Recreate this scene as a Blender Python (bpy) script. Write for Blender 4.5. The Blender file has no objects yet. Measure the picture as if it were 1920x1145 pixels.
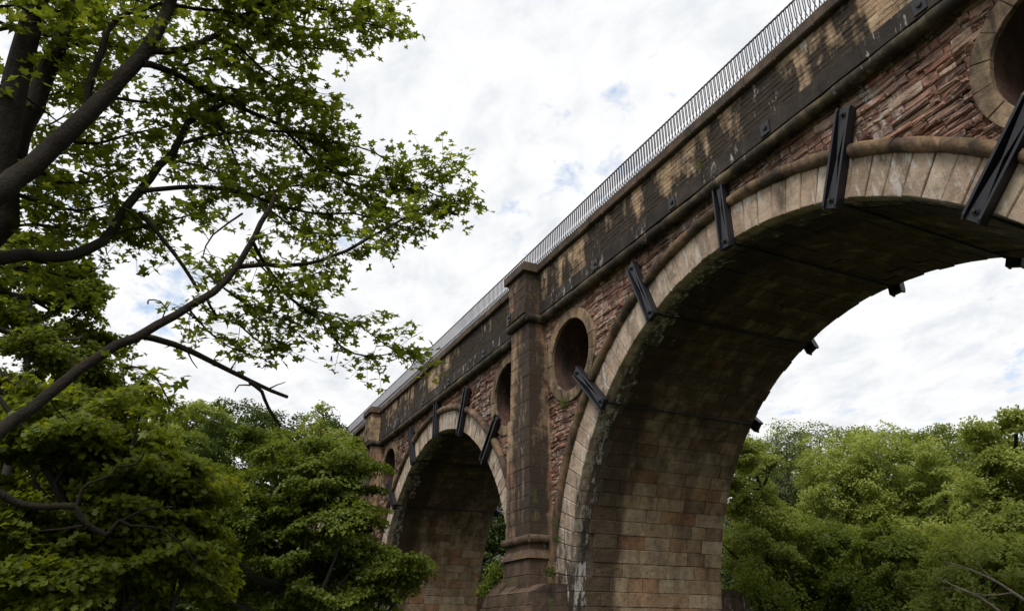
import bpy, math, random
import numpy as np
from mathutils import Vector, Matrix
from mathutils.geometry import tessellate_polygon

random.seed(7)
RNG = np.random.default_rng(11)
scene = bpy.context.scene
COL = scene.collection
R_ = math.radians

# ------------------------------------------------------------------ camera
EYE = 1.65                                   # camera height above the river bank
YAW, PITCH, FPX = 0.4481, 0.4281, 1364.78    # photo pixels, 1920 wide
FH = Vector((-math.cos(YAW), math.sin(YAW), 0))
RIGHT = Vector((math.sin(YAW), math.cos(YAW), 0))
FW = FH * math.cos(PITCH) + Vector((0, 0, 1)) * math.sin(PITCH)
UP = RIGHT.cross(FW)
CAMPOS = Vector((0, 0, EYE))
cam_data = bpy.data.cameras.new('camera')
cam = bpy.data.objects.new('camera', cam_data)
COL.objects.link(cam)
cam.matrix_world = Matrix((
    (RIGHT.x, UP.x, -FW.x, CAMPOS.x), (RIGHT.y, UP.y, -FW.y, CAMPOS.y),
    (RIGHT.z, UP.z, -FW.z, CAMPOS.z), (0, 0, 0, 1)))
cam_data.sensor_width = 36
cam_data.lens = FPX / 1920 * 36
cam_data.clip_end = 3000
scene.camera = cam

# ------------------------------------------------------------------ world
SUN_ELEV, SUN_AZ = R_(52), R_(312)           # azimuth: direction towards the sun, ccw from +X
w = bpy.data.worlds.new('World')
scene.world = w
w.use_nodes = True
nt = w.node_tree
nt.nodes.clear()
def N(t, **k):
    n = nt.nodes.new(t)
    for a, b in k.items():
        setattr(n, a, b)
    return n
def math_node(op, a, b=None, clamp=False):
    n = N('ShaderNodeMath', operation=op, use_clamp=clamp)
    for i, v in enumerate((a, b)):
        if v is None: continue
        if isinstance(v, (int, float)): n.inputs[i].default_value = v
        else: nt.links.new(v, n.inputs[i])
    return n.outputs[0]
sky = N('ShaderNodeTexSky', sky_type='NISHITA', sun_disc=False)
sky.sun_elevation = SUN_ELEV
sky.sun_rotation = math.pi / 2 - SUN_AZ
sky.air_density = 1.0
sky.dust_density = 0.6
tc = N('ShaderNodeTexCoord')
sep = N('ShaderNodeSeparateXYZ')
nt.links.new(tc.outputs['Generated'], sep.inputs[0])
zc = math_node('MAXIMUM', sep.outputs['Z'], 0.06)
zc = math_node('ADD', zc, 0.22)
cx = math_node('DIVIDE', sep.outputs['X'], zc)
cy = math_node('DIVIDE', sep.outputs['Y'], zc)
comb = N('ShaderNodeCombineXYZ')
nt.links.new(cx, comb.inputs[0]); nt.links.new(cy, comb.inputs[1])
comb.inputs[2].default_value = 3.3
def noise(scale, detail, rough, dist, vec, off=None):
    n = N('ShaderNodeTexNoise')
    n.inputs['Scale'].default_value = scale
    n.inputs['Detail'].default_value = detail
    n.inputs['Roughness'].default_value = rough
    n.inputs['Distortion'].default_value = dist
    if off:
        m = N('ShaderNodeMapping')
        m.inputs['Location'].default_value = off[0]
        m.inputs['Rotation'].default_value = (0, 0, off[1])
        m.inputs['Scale'].default_value = off[2]
        nt.links.new(vec, m.inputs[0]); vec = m.outputs[0]
    nt.links.new(vec, n.inputs['Vector'])
    return n.outputs['Fac']
def ramp(fac, stops):
    r = N('ShaderNodeValToRGB')
    while len(r.color_ramp.elements) < len(stops):
        r.color_ramp.elements.new(0.5)
    for e, (p, c) in zip(r.color_ramp.elements, stops):
        e.position = p; e.color = (c[0], c[1], c[2], 1)
    nt.links.new(fac, r.inputs[0])
    return r.outputs['Color']
n_big = noise(1.7, 8, 0.60, 0.2, comb.outputs[0], ((0.35, 1.9, 0), 0.5, (1, 1.15, 1)))
n_fine = noise(9.0, 6, 0.62, 0.3, comb.outputs[0], ((3, 0, 0), 0.9, (1, 1.35, 1)))
m1 = math_node('MULTIPLY', n_fine, 0.42)
m2 = math_node('MULTIPLY', n_big, 0.72)
cover = math_node('ADD', m1, m2)
mask = ramp(cover, [(0.43, (0, 0, 0)), (0.515, (1, 1, 1))])
n_sh = noise(7.5, 7, 0.60, 0.3, comb.outputs[0], ((5, 2, 0), 0.7, (1, 1.4, 1)))
cloud = ramp(n_sh, [(0.30, (0.74, 0.77, 0.81)), (0.48, (0.885, 0.893, 0.905)), (0.64, (0.97, 0.97, 0.97))])
blue = N('ShaderNodeMix', data_type='RGBA', blend_type='MULTIPLY')
blue.inputs['Factor'].default_value = 1.0
nt.links.new(sky.outputs[0], blue.inputs['A'])
blue.inputs['B'].default_value = (0.15, 0.15, 0.15, 1)
thin = N('ShaderNodeMix', data_type='RGBA')          # thin veil over the open blue
thin.inputs['Factor'].default_value = 0.6
nt.links.new(blue.outputs['Result'], thin.inputs['A'])
thin.inputs['B'].default_value = (0.58, 0.74, 0.98, 1)
mixc = N('ShaderNodeMix', data_type='RGBA')
nt.links.new(mask, mixc.inputs['Factor'])
nt.links.new(thin.outputs['Result'], mixc.inputs['A'])
nt.links.new(cloud, mixc.inputs['B'])
bg = N('ShaderNodeBackground')
bg.inputs['Strength'].default_value = 1.0
nt.links.new(mixc.outputs['Result'], bg.inputs['Color'])
out = N('ShaderNodeOutputWorld')
nt.links.new(bg.outputs[0], out.inputs[0])

# ------------------------------------------------------------------ sun (veiled by cloud)
sl = bpy.data.lights.new('sun', 'SUN')
sl.energy = 2.3
sl.angle = R_(25)
sl.color = (1.0, 0.95, 0.86)
so = bpy.data.objects.new('sun', sl)
COL.objects.link(so)
sd = Vector((math.cos(SUN_ELEV) * math.cos(SUN_AZ), math.cos(SUN_ELEV) * math.sin(SUN_AZ), math.sin(SUN_ELEV)))
so.rotation_euler = sd.to_track_quat('Z', 'Y').to_euler()
so.location = sd * 80

scene.view_settings.view_transform = 'Standard'
scene.view_settings.look = 'None'
scene.view_settings.gamma = 1
scene.view_settings.exposure = 0.12
scene.view_settings.use_curve_mapping = False
scene.render.engine = 'CYCLES'
scene.cycles.max_bounces = 6
scene.cycles.diffuse_bounces = 3
scene.cycles.transmission_bounces = 4
scene.cycles.transparent_max_bounces = 4

# ------------------------------------------------------------------ helpers
def at(px, py, dist):
    """point seen at a photo pixel, dist metres from the camera"""
    d = FW + RIGHT * ((px - 960) / FPX) + UP * (-(py - 572.5) / FPX)
    return CAMPOS + d.normalized() * dist
def to_px(p):
    v = Vector(p) - CAMPOS
    z = v.dot(FW)
    if z < 0.2: return None
    return 960 + FPX * v.dot(RIGHT) / z, 572.5 - FPX * v.dot(UP) / z, z
def px_area(vs):
    """pixels covered by a piece, 0 when outside the picture"""
    c = vs.mean(axis=0)
    q = to_px(c)
    if q is None or not (-30 < q[0] < 1950 and -30 < q[1] < 1175): return 0.0
    s = vs.max(axis=0) - vs.min(axis=0)
    return float(np.linalg.norm(s)) * FPX / q[2]
def tag(o, label=None, cat=None, group=None, kind=None):
    for k, v in (('label', label), ('category', cat), ('group', group), ('kind', kind)):
        if v: o[k] = v
    return o
def empty(name, loc, label=None, cat=None, group=None):
    o = bpy.data.objects.new(name, None)
    o.empty_display_size = 0.3
    o.location = loc
    COL.objects.link(o)
    return tag(o, label, cat, group)
WORLD_LOC = {}
def wloc(o):
    v = Vector((0, 0, 0))
    while o is not None:
        v += o.location
        o = o.parent
    return v
def mesh_obj(name, verts, faces, mat, parent=None, tint=None, smooth=False, origin=None):
    """verts in world space; faces: list of tuples or (n,k) int array"""
    verts = np.asarray(verts, dtype=np.float32)
    if origin is None:
        origin = Vector(verts.mean(axis=0).tolist()) if parent is not None else Vector((0, 0, 0))
    me = bpy.data.meshes.new(name)
    loc = verts - np.array(origin, dtype=np.float32)
    if isinstance(faces, np.ndarray):
        nf, k = faces.shape
        me.vertices.add(len(loc)); me.vertices.foreach_set('co', loc.ravel())
        me.loops.add(nf * k); me.loops.foreach_set('vertex_index', faces.astype(np.int32).ravel())
        me.polygons.add(nf)
        me.polygons.foreach_set('loop_start', np.arange(0, nf * k, k, dtype=np.int32))
        me.update(calc_edges=True)
    else:
        me.from_pydata(loc.tolist(), [], faces)
    if tint is not None:
        a = me.attributes.new('tint', 'FLOAT', 'POINT')
        t = np.full(len(verts), tint, dtype=np.float32) if np.isscalar(tint) else np.asarray(tint, dtype=np.float32)
        a.data.foreach_set('value', t)
    if smooth:
        me.polygons.foreach_set('use_smooth', np.ones(len(me.polygons), dtype=bool))
    me.materials.append(mat)
    o = bpy.data.objects.new(name, me)
    COL.objects.link(o)
    if parent is not None:
        o.parent = parent
        o.location = Vector(origin) - wloc(parent)
    else:
        o.location = origin
    return o
def box(x0, x1, y0, y1, z0, z1):
    v = [(x, y, z) for z in (z0, z1) for y in (y0, y1) for x in (x0, x1)]
    f = [(0, 2, 3, 1), (4, 5, 7, 6), (0, 1, 5, 4), (2, 6, 7, 3), (0, 4, 6, 2), (1, 3, 7, 5)]
    return v, f
def cat_mesh(parts):
    V, F = [], []
    for v, f in parts:
        o = len(V)
        V += [tuple(p) for p in v]
        F += [tuple(i + o for i in q) for q in f]
    return V, F

# ------------------------------------------------------------------ materials
def new_mat(name):
    global nt
    m = bpy.data.materials.new(name)
    m.use_nodes = True
    nt = m.node_tree
    nt.nodes.clear()
    return m
def mixcol(fac, a, b, mode='MIX'):
    n = N('ShaderNodeMix', data_type='RGBA', blend_type=mode)
    for key, v in (('Factor', fac), ('A', a), ('B', b)):
        if isinstance(v, (int, float)): n.inputs[key].default_value = v
        elif isinstance(v, tuple): n.inputs[key].default_value = (v[0], v[1], v[2], 1)
        else: nt.links.new(v, n.inputs[key])
    return n.outputs['Result']
def wpos():
    return N('ShaderNodeNewGeometry').outputs['Position']
def mapped(vec, scale, loc=(0, 0, 0)):
    m = N('ShaderNodeMapping')
    m.inputs['Scale'].default_value = scale
    m.inputs['Location'].default_value = loc
    nt.links.new(vec, m.inputs[0])
    return m.outputs[0]
def nz(scale, detail=4, rough=0.55, dist=0.0, sc=(1, 1, 1), loc=(0, 0, 0)):
    n = N('ShaderNodeTexNoise')
    n.inputs['Scale'].default_value = scale
    n.inputs['Detail'].default_value = detail
    n.inputs['Roughness'].default_value = rough
    n.inputs['Distortion'].default_value = dist
    nt.links.new(mapped(wpos(), sc, loc), n.inputs['Vector'])
    return n.outputs['Fac']
def bw(fac, a, b):
    return ramp(fac, [(a, (0, 0, 0)), (b, (1, 1, 1))])
def stone_mat(name, cols, soot=0.45, soot_col=(0.022, 0.018, 0.016), soot_band=0.10, lime=0.0, moss=0.0,
              rough_bump=0.5, bump_scale=14, damp=None, ztone=None, streak=True, sscale=(1.5, 1.5, 0.28), lowfreq=0.0, soot_max=0.90):
    """weathered sandstone: a colour per stone (attribute tint), mottling, soot streaks, lime runs, algae"""
    m = new_mat(name)
    at_ = N('ShaderNodeAttribute', attribute_name='tint').outputs['Fac']
    k = len(cols)
    base = ramp(at_, [(i / max(1, k - 1), c) for i, c in enumerate(cols)])
    mott = nz(3.5, 6, 0.65, 0.4)
    base = mixcol(0.55, base, ramp(mott, [(0.30, (0.40, 0.37, 0.35)), (0.70, (1.40, 1.35, 1.3))]), 'MULTIPLY')
    grain = nz(38, 3, 0.7)
    base = mixcol(0.5, base, ramp(grain, [(0.25, (0.55, 0.55, 0.55)), (0.75, (1.3, 1.3, 1.3))]), 'MULTIPLY')
    if soot > 0:
        s1 = nz(1.0, 7, 0.62, 0.3, sscale if streak else (0.6, 0.6, 0.6))
        s2 = nz(2.6, 5, 0.6, 0.3, loc=(7, 3, 1))
        sm = math_node('ADD', math_node('MULTIPLY', s1, 0.72), math_node('MULTIPLY', s2, 0.28))
        if lowfreq:
            sm = math_node('ADD', sm, math_node('MULTIPLY', math_node('SUBTRACT', nz(0.22, 2, 0.5, loc=(1.7, 0, 0)), 0.5), lowfreq))
        if ztone:  # shifts the dark mask with height
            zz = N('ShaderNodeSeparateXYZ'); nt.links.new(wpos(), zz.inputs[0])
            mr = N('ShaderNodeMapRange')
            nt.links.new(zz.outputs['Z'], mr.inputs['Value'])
            mr.inputs['From Min'].default_value = ztone[0]; mr.inputs['From Max'].default_value = ztone[1]
            mr.inputs['To Min'].default_value = ztone[2]; mr.inputs['To Max'].default_value = ztone[3]
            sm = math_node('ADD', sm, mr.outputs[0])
        fac = bw(sm, 1 - soot - soot_band, 1 - soot + soot_band)
        base = mixcol(math_node('MULTIPLY', fac, soot_max), base, soot_col)
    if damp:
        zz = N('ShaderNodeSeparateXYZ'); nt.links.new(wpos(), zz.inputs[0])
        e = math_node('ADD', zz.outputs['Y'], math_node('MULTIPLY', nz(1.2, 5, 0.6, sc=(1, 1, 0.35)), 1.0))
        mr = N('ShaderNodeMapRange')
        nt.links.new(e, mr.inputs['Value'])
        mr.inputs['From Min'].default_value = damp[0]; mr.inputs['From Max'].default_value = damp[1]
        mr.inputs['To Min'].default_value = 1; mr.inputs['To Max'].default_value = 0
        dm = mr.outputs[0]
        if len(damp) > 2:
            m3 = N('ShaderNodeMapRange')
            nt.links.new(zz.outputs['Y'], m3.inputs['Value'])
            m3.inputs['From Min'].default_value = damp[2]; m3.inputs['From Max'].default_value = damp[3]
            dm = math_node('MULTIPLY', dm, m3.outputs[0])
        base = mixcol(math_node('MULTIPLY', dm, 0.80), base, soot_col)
    if moss > 0:
        mm = bw(nz(2.2, 6, 0.65, 0.5, loc=(4, 9, 2)), 0.62 - 0.25 * moss, 0.74 - 0.2 * moss)
        base = mixcol(math_node('MULTIPLY', mm, 0.75), base, (0.085, 0.085, 0.028))
    if lime > 0:
        l1 = nz(3.4, 6, 0.7, 0.25, (1.6, 1.6, 0.42), (2, 2, 0))
        l2 = nz(0.55, 3, 0.5, 0, loc=(11, 0, 4))
        lm = math_node('ADD', math_node('MULTIPLY', l1, 0.75), math_node('MULTIPLY', l2, 0.25))
        fac = bw(lm, 0.66 - 0.16 * lime, 0.72 - 0.15 * lime)
        base = mixcol(math_node('MULTIPLY', fac, 0.75), base, (0.52, 0.49, 0.46))
    p = N('ShaderNodeBsdfPrincipled')
    nt.links.new(base, p.inputs['Base Color'])
    p.inputs['Roughness'].default_value = 0.88
    p.inputs['Specular IOR Level'].default_value = 0.25
    h = math_node('ADD', math_node('MULTIPLY', nz(bump_scale, 7, 0.68, 0.2), 1.0), math_node('MULTIPLY', nz(bump_scale * 0.22, 3), 1.2))
    b = N('ShaderNodeBump')
    b.inputs['Strength'].default_value = rough_bump
    b.inputs['Distance'].default_value = 0.05
    nt.links.new(h, b.inputs['Height'])
    nt.links.new(b.outputs[0], p.inputs['Normal'])
    o = N('ShaderNodeOutputMaterial')
    nt.links.new(p.outputs[0], o.inputs[0])
    return m
def plain_mat(name, col, rough=0.6, metal=0.0, var=0.3, scale=8, bump=0.1):
    m = new_mat(name)
    c = mixcol(1.0, col, ramp(nz(scale, 5, 0.6), [(0.3, (1 - var,) * 3), (0.7, (1 + var,) * 3)]), 'MULTIPLY')
    p = N('ShaderNodeBsdfPrincipled')
    nt.links.new(c, p.inputs['Base Color'])
    p.inputs['Roughness'].default_value = rough
    p.inputs['Metallic'].default_value = metal
    if bump:
        b = N('ShaderNodeBump'); b.inputs['Strength'].default_value = bump; b.inputs['Distance'].default_value = 0.02
        nt.links.new(nz(scale * 3, 5), b.inputs['Height']); nt.links.new(b.outputs[0], p.inputs['Normal'])
    o = N('ShaderNodeOutputMaterial')
    nt.links.new(p.outputs[0], o.inputs[0])
    return m
def leaf_mat(name, dark, mid, light, trans=0.45, trans_gain=(1.5, 1.35, 0.55), gloss=0.06):
    m = new_mat(name)
    a = N('ShaderNodeAttribute', attribute_name='tint').outputs['Fac']
    c = ramp(a, [(0, dark), (0.5, mid), (1, light)])
    d = N('ShaderNodeBsdfDiffuse'); nt.links.new(c, d.inputs[0])
    t = N('ShaderNodeBsdfTranslucent'); nt.links.new(mixcol(1.0, c, trans_gain, 'MULTIPLY'), t.inputs[0])
    mx = N('ShaderNodeMixShader'); mx.inputs[0].default_value = trans
    nt.links.new(d.outputs[0], mx.inputs[1]); nt.links.new(t.outputs[0], mx.inputs[2])
    g = N('ShaderNodeBsdfGlossy'); g.inputs['Roughness'].default_value = 0.45
    g.inputs[0].default_value = (0.8, 0.85, 0.8, 1)
    m2 = N('ShaderNodeMixShader'); m2.inputs[0].default_value = gloss
    nt.links.new(mx.outputs[0], m2.inputs[1]); nt.links.new(g.outputs[0], m2.inputs[2])
    o = N('ShaderNodeOutputMaterial'); nt.links.new(m2.outputs[0], o.inputs[0])
    return m

M = {}
M['rubble'] = stone_mat('red_rubble', [(0.14, 0.085, 0.068), (0.31, 0.155, 0.108), (0.41, 0.25, 0.185), (0.25, 0.14, 0.11), (0.47, 0.34, 0.26), (0.20, 0.14, 0.118), (0.34, 0.18, 0.13)],
                        soot=0.40, soot_band=0.09, lime=0.72, rough_bump=1.0, bump_scale=11, ztone=(9, 13.2, -0.02, 0.03))
M['voussoir'] = stone_mat('buff_voussoir', [(0.29, 0.215, 0.16), (0.46, 0.365, 0.275), (0.36, 0.27, 0.205), (0.54, 0.445, 0.345), (0.33, 0.25, 0.19), (0.43, 0.325, 0.24)],
                          soot=0.41, soot_band=0.09, lime=0.90, ztone=(2.2, 6.5, 0.2, 0.0), moss=0.1, rough_bump=0.45, damp=(15.0, 15.25, 12.95, 13.12))  # shadow tone of the low ring stones is put into the colour by height
M['hood'] = stone_mat('hood_mould', [(0.20, 0.125, 0.075), (0.33, 0.215, 0.13), (0.14, 0.09, 0.065)], soot=0.53, soot_band=0.10, lime=0.2, moss=0.35, rough_bump=0.5)
M['string'] = stone_mat('string_course', [(0.12, 0.09, 0.058), (0.17, 0.135, 0.085), (0.09, 0.068, 0.046)], soot=0.55, soot_band=0.08, lime=0.35, moss=0.35, rough_bump=0.5)
M['parapet'] = stone_mat('parapet_stone', [(0.30, 0.20, 0.12), (0.46, 0.335, 0.215), (0.37, 0.255, 0.16), (0.54, 0.41, 0.275), (0.33, 0.225, 0.14)],
                         soot=0.53, soot_band=0.05, lime=0.42, rough_bump=0.6, ztone=(13.3, 15.2, 0.09, -0.03), sscale=(1.1, 1.1, 0.20), soot_col=(0.014, 0.012, 0.010), lowfreq=0.5, soot_max=0.93)
M['ashlar'] = stone_mat('parapet_ashlar', [(0.05, 0.040, 0.034), (0.075, 0.06, 0.048), (0.042, 0.034, 0.029)], soot=0.55, lime=0.5, lowfreq=0.3, rough_bump=0.5)
M['coping'] = stone_mat('coping', [(0.10, 0.07, 0.052), (0.14, 0.10, 0.075), (0.085, 0.065, 0.05)], soot=0.46, lime=0.1, moss=0.25, rough_bump=0.5)
M['pilaster'] = stone_mat('pilaster_stone', [(0.24, 0.16, 0.10), (0.38, 0.27, 0.17), (0.29, 0.165, 0.105), (0.43, 0.32, 0.205)],
                          soot=0.50, soot_band=0.055, lime=0.25, moss=0.2, rough_bump=0.5, ztone=(4.0, 8.5, 0.06, 0.0), sscale=(1.3, 1.3, 0.10))
M['oculus'] = stone_mat('oculus_ring', [(0.26, 0.185, 0.12), (0.36, 0.265, 0.175), (0.30, 0.21, 0.13)], soot=0.50, lime=0.3, moss=0.3, rough_bump=0.5)
M['lining'] = stone_mat('oculus_lining', [(0.10, 0.055, 0.042), (0.13, 0.07, 0.052)], soot=0.5, lime=0.2, rough_bump=0.5)
M['soffit'] = stone_mat('soffit_stone', [(0.24, 0.16, 0.10), (0.42, 0.315, 0.205), (0.31, 0.165, 0.09), (0.50, 0.395, 0.27), (0.29, 0.215, 0.145), (0.45, 0.35, 0.235)],
                        soot=0.46, soot_band=0.16, soot_col=(0.040, 0.026, 0.017), soot_max=0.87, lime=0.22, moss=0.05, rough_bump=1.0, bump_scale=9, damp=(14.9, 15.25), ztone=(5.0, 9.4, -0.085, 0.19))  # height range makes the barrel paler low down, darker towards the crown
M['mortar'] = stone_mat('mortar', [(0.13, 0.10, 0.08), (0.15, 0.12, 0.095)], soot=0.45, lime=0.2, rough_bump=0.8)
M['base'] = stone_mat('pier_base', [(0.10, 0.068, 0.05), (0.15, 0.10, 0.072), (0.12, 0.075, 0.054)], soot=0.48, lime=0.4, moss=0.4, rough_bump=0.6)
M['iron'] = plain_mat('painted_iron', (0.010, 0.010, 0.015), 0.5, 0.0, 0.25, 6, 0.08)
M['bolt'] = plain_mat('bolt_iron', (0.008, 0.007, 0.007), 0.6, 0.0, 0.3, 10, 0.1)
M['rail'] = plain_mat('railing_paint', (0.055, 0.045, 0.055), 0.55, 0.0, 0.2, 6, 0.0)
M['bark'] = stone_mat('bark', [(0.022, 0.016, 0.012), (0.036, 0.027, 0.020)], soot=0.42, soot_col=(0.018, 0.017, 0.010), moss=0.2, rough_bump=0.9, bump_scale=26, streak=False)
M['bark_far'] = plain_mat('bark_far', (0.030, 0.025, 0.020), 0.9, 0, 0.4, 4, 0)
M['bark_pale'] = plain_mat('bare_wood', (0.28, 0.23, 0.18), 0.9, 0, 0.4, 8, 0)
M['ground'] = plain_mat('woodland_floor', (0.045, 0.055, 0.022), 0.95, 0, 0.6, 0.6, 0.6)
M['leaf_fore'] = leaf_mat('leaf_sycamore', (0.062, 0.094, 0.014), (0.108, 0.148, 0.024), (0.165, 0.200, 0.038), 0.60, (1.9, 1.7, 0.7), 0.015)
M['leaf_low'] = leaf_mat('leaf_low_maple', (0.074, 0.100, 0.012), (0.132, 0.170, 0.021), (0.205, 0.235, 0.036), 0.55, (1.6, 1.45, 0.5), 0.012)
M['leaf_mid'] = leaf_mat('leaf_mid', (0.062, 0.092, 0.013), (0.118, 0.160, 0.024), (0.185, 0.222, 0.038), 0.48, (1.5, 1.4, 0.6), 0.015)
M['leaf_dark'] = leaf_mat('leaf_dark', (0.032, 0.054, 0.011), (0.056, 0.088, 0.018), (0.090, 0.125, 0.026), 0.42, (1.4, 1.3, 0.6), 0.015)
M['leaf_lime'] = leaf_mat('leaf_lime', (0.165, 0.200, 0.040), (0.290, 0.335, 0.076), (0.41, 0.45, 0.130), 0.48, (1.3, 1.28, 0.8), 0.015)
M['leaf_grey'] = leaf_mat('leaf_grey', (0.070, 0.092, 0.036), (0.110, 0.140, 0.058), (0.16, 0.19, 0.085), 0.42, (1.3, 1.25, 0.8), 0.015)

# ------------------------------------------------------------------ ground
def ground_z(x, y):
    d = math.hypot(x, y)
    t = max(0.0, d - 48)
    z = 0.30 * t - 0.0006 * t * t if t < 250 else 37.5
    z += 0.5 * math.sin(x * 0.11 + 1) * math.cos(y * 0.09) * min(1, d / 25)
    return z - 0.15
gs = np.concatenate([-np.geomspace(1500, 60, 26), np.linspace(-56, 56, 57), np.geomspace(60, 1500, 26)])
GV = [(x, y, ground_z(x, y)) for y in gs for x in gs]
n_ = len(gs)
GF = [(j * n_ + i, j * n_ + i + 1, (j + 1) * n_ + i + 1, (j + 1) * n_ + i) for j in range(n_ - 1) for i in range(n_ - 1)]
g = mesh_obj('ground', GV, GF, M['ground'], smooth=True)
g['kind'] = 'structure'

# ------------------------------------------------------------------ aqueduct
D = 12.8                 # front face
WID = 6.17
BACK = D + WID
PITCHX = 22.54
CX = [-12.99, -12.99 - PITCHX, -12.99 - 2 * PITCHX]
Z0 = 0.4845 + EYE        # springing
RI, RO = 9.2448, 10.2
PIL = [-1.72, -24.26, -46.80, -69.34]
def E_(z): return z + EYE
aq = empty('aqueduct', (-24.26, D + WID / 2, 0), 'tall weathered sandstone aqueduct with round arches and pierced spandrels crossing the wooded valley', 'aqueduct')

class Kind:
    """alike stones: the 300 that show largest are parts, the rest one joined part"""
    def __init__(self, name, mat, limit=290):
        self.name, self.mat, self.items, self.limit = name, mat, [], limit
        self.smooth = False
    def add(self, verts, faces, parent, tint=None, hidden=False):
        v = np.asarray(verts, dtype=np.float32)
        self.items.append((0.0 if hidden else px_area(v), v, faces, parent, random.random() if tint is None else tint))
    def flush(self, root):
        self.items.sort(key=lambda i: -i[0])
        rest = []
        for n, (a, v, f, par, t) in enumerate(self.items):
            if n < self.limit and a > 5:
                mesh_obj(self.name, v, f, self.mat, par, t, self.smooth)
            else:
                rest.append((v, f, t))
        if rest:
            V, F, T, o = [], [], [], 0
            for v, f, t in rest:
                V.append(v); F += [tuple(i + o for i in q) for q in f]
                T.append(np.full(len(v), t)); o += len(v)
            ob = mesh_obj(self.name, np.concatenate(V), F, self.mat, root, np.concatenate(T), self.smooth)
            ob['kind'] = 'stuff'
            ob.name = 'distant_' + self.name + 's'
def block(mapf, wu, wv, wd, bevel=0.02, rough=0.01, nu=3, nv=2, edge=0.0, back=False):
    """stone with a chamfered uneven front. mapf(a,b,c): a along width 0..wu, b height 0..wv, c depth from the front"""
    bu, bv = min(bevel, wu * 0.3), min(bevel, wv * 0.3)
    us = np.linspace(bu, wu - bu, nu + 1)
    vs = np.linspace(bv, wv - bv, nv + 1)
    pts = []
    for b in vs:
        for a in us:
            pts.append((a + random.uniform(-edge, edge), b + random.uniform(-edge, edge) * 0.6, random.uniform(-rough, rough)))
    F = [(j * (nu + 1) + i, j * (nu + 1) + i + 1, (j + 1) * (nu + 1) + i + 1, (j + 1) * (nu + 1) + i) for j in range(nv) for i in range(nu)]
    per = [i for i in range(nu + 1)] + [j * (nu + 1) + nu for j in range(1, nv + 1)] + \
          [nv * (nu + 1) + i for i in range(nu - 1, -1, -1)] + [j * (nu + 1) for j in range(nv - 1, 0, -1)]
    ring1 = []
    for k in per:
        a, b, c = pts[k]
        j, i = divmod(k, nu + 1)
        a2 = 0 if i == 0 else (wu if i == nu else a)
        b2 = 0 if j == 0 else (wv if j == nv else b)
        if edge:
            a2 += random.uniform(-edge, edge) * 0.7; b2 += random.uniform(-edge, edge) * 0.5
        ring1.append(len(pts)); pts.append((a2, b2, bevel))
    ring2 = []
    for k in ring1:
        a, b, c = pts[k]
        ring2.append(len(pts)); pts.append((a, b, wd))
    n = len(per)
    for i in range(n):
        k = (i + 1) % n
        F.append((per[k], per[i], ring1[i], ring1[k]))
        F.append((ring1[k], ring1[i], ring2[i], ring2[k]))
    if back: F.append(tuple(ring2[::-1]) if False else tuple(ring2))
    return np.array([mapf(*p) for p in pts], dtype=np.float32), F

def ring_pos(cx, phi, r):
    if abs(phi) <= math.pi / 2:
        return cx + r * math.sin(phi), Z0 + r * math.cos(phi)
    s = 1 if phi > 0 else -1
    return cx + s * r, Z0 - (abs(phi) - math.pi / 2) * RI

K = {k: Kind(n, M[m], lim) for k, n, m, lim in (
    ('rubble', 'rubble_stone', 'rubble', 290), ('voussoir', 'voussoir', 'voussoir', 290), ('soffit', 'soffit_block', 'soffit', 290),
    ('rear', 'rear_voussoir', 'soffit', 290), ('hood', 'hood_mould_stone', 'hood', 290), ('string', 'string_course_stone', 'string', 290), ('parapet', 'parapet_stone', 'parapet', 290),
    ('ashlar', 'base_course_stone', 'ashlar', 290), ('coping', 'coping_stone', 'coping', 290), ('pilaster', 'pilaster_block', 'pilaster', 290),
    ('oculus', 'oculus_ring_stone', 'oculus', 290), ('base', 'base_stone', 'base', 290))}

K['hood'].smooth = K['string'].smooth = True
ANCH = [R_(a) for a in (-44.6, -22.0, 0.6, 22.6, 44.3)]
OCX, OCZ, OCR, OCO = 8.63, E_(9.45), 1.36, 1.75
YV = D - 0.09            # voussoir face
ZTOP = E_(11.55)         # under the string course
NJ = 5
NC = 63
dphi = math.pi / NC
YPAR = 12.5
ZS, RS, YS = E_(11.51), 0.172, 12.57
ZP0, ZP1, ZC1 = E_(11.68), E_(13.53), E_(13.89)

def wall_plane(cx, y, xl, xr, name, flip):
    """spandrel backing with arch opening and two round openings"""
    zb = -1.0
    rr = RI + 0.12
    outer = [(xl, zb), (xl, ZTOP + 0.2), (xr, ZTOP + 0.2), (xr, zb), (cx + rr, zb)]
    for i in range(49):
        a = math.pi * i / 48
        outer.append((cx + rr * math.cos(a), Z0 + rr * math.sin(a)))
    outer.append((cx - rr, zb))
    holes = []
    for s in (-1, 1):
        holes.append([(cx + s * OCX + (OCR + 0.05) * math.cos(2 * math.pi * i / 36), OCZ + (OCR + 0.05) * math.sin(2 * math.pi * i / 36)) for i in range(36)])
    polys = [[Vector((p[0], p[1], 0)) for p in pl] for pl in [outer] + holes]
    tris = tessellate_polygon(polys)
    flat = [p for pl in polys for p in pl]
    return mesh_obj(name, [(p.x, y, p.y) for p in flat], [tuple(t) for t in tris], M['mortar'], aq, 0.5)

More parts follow.
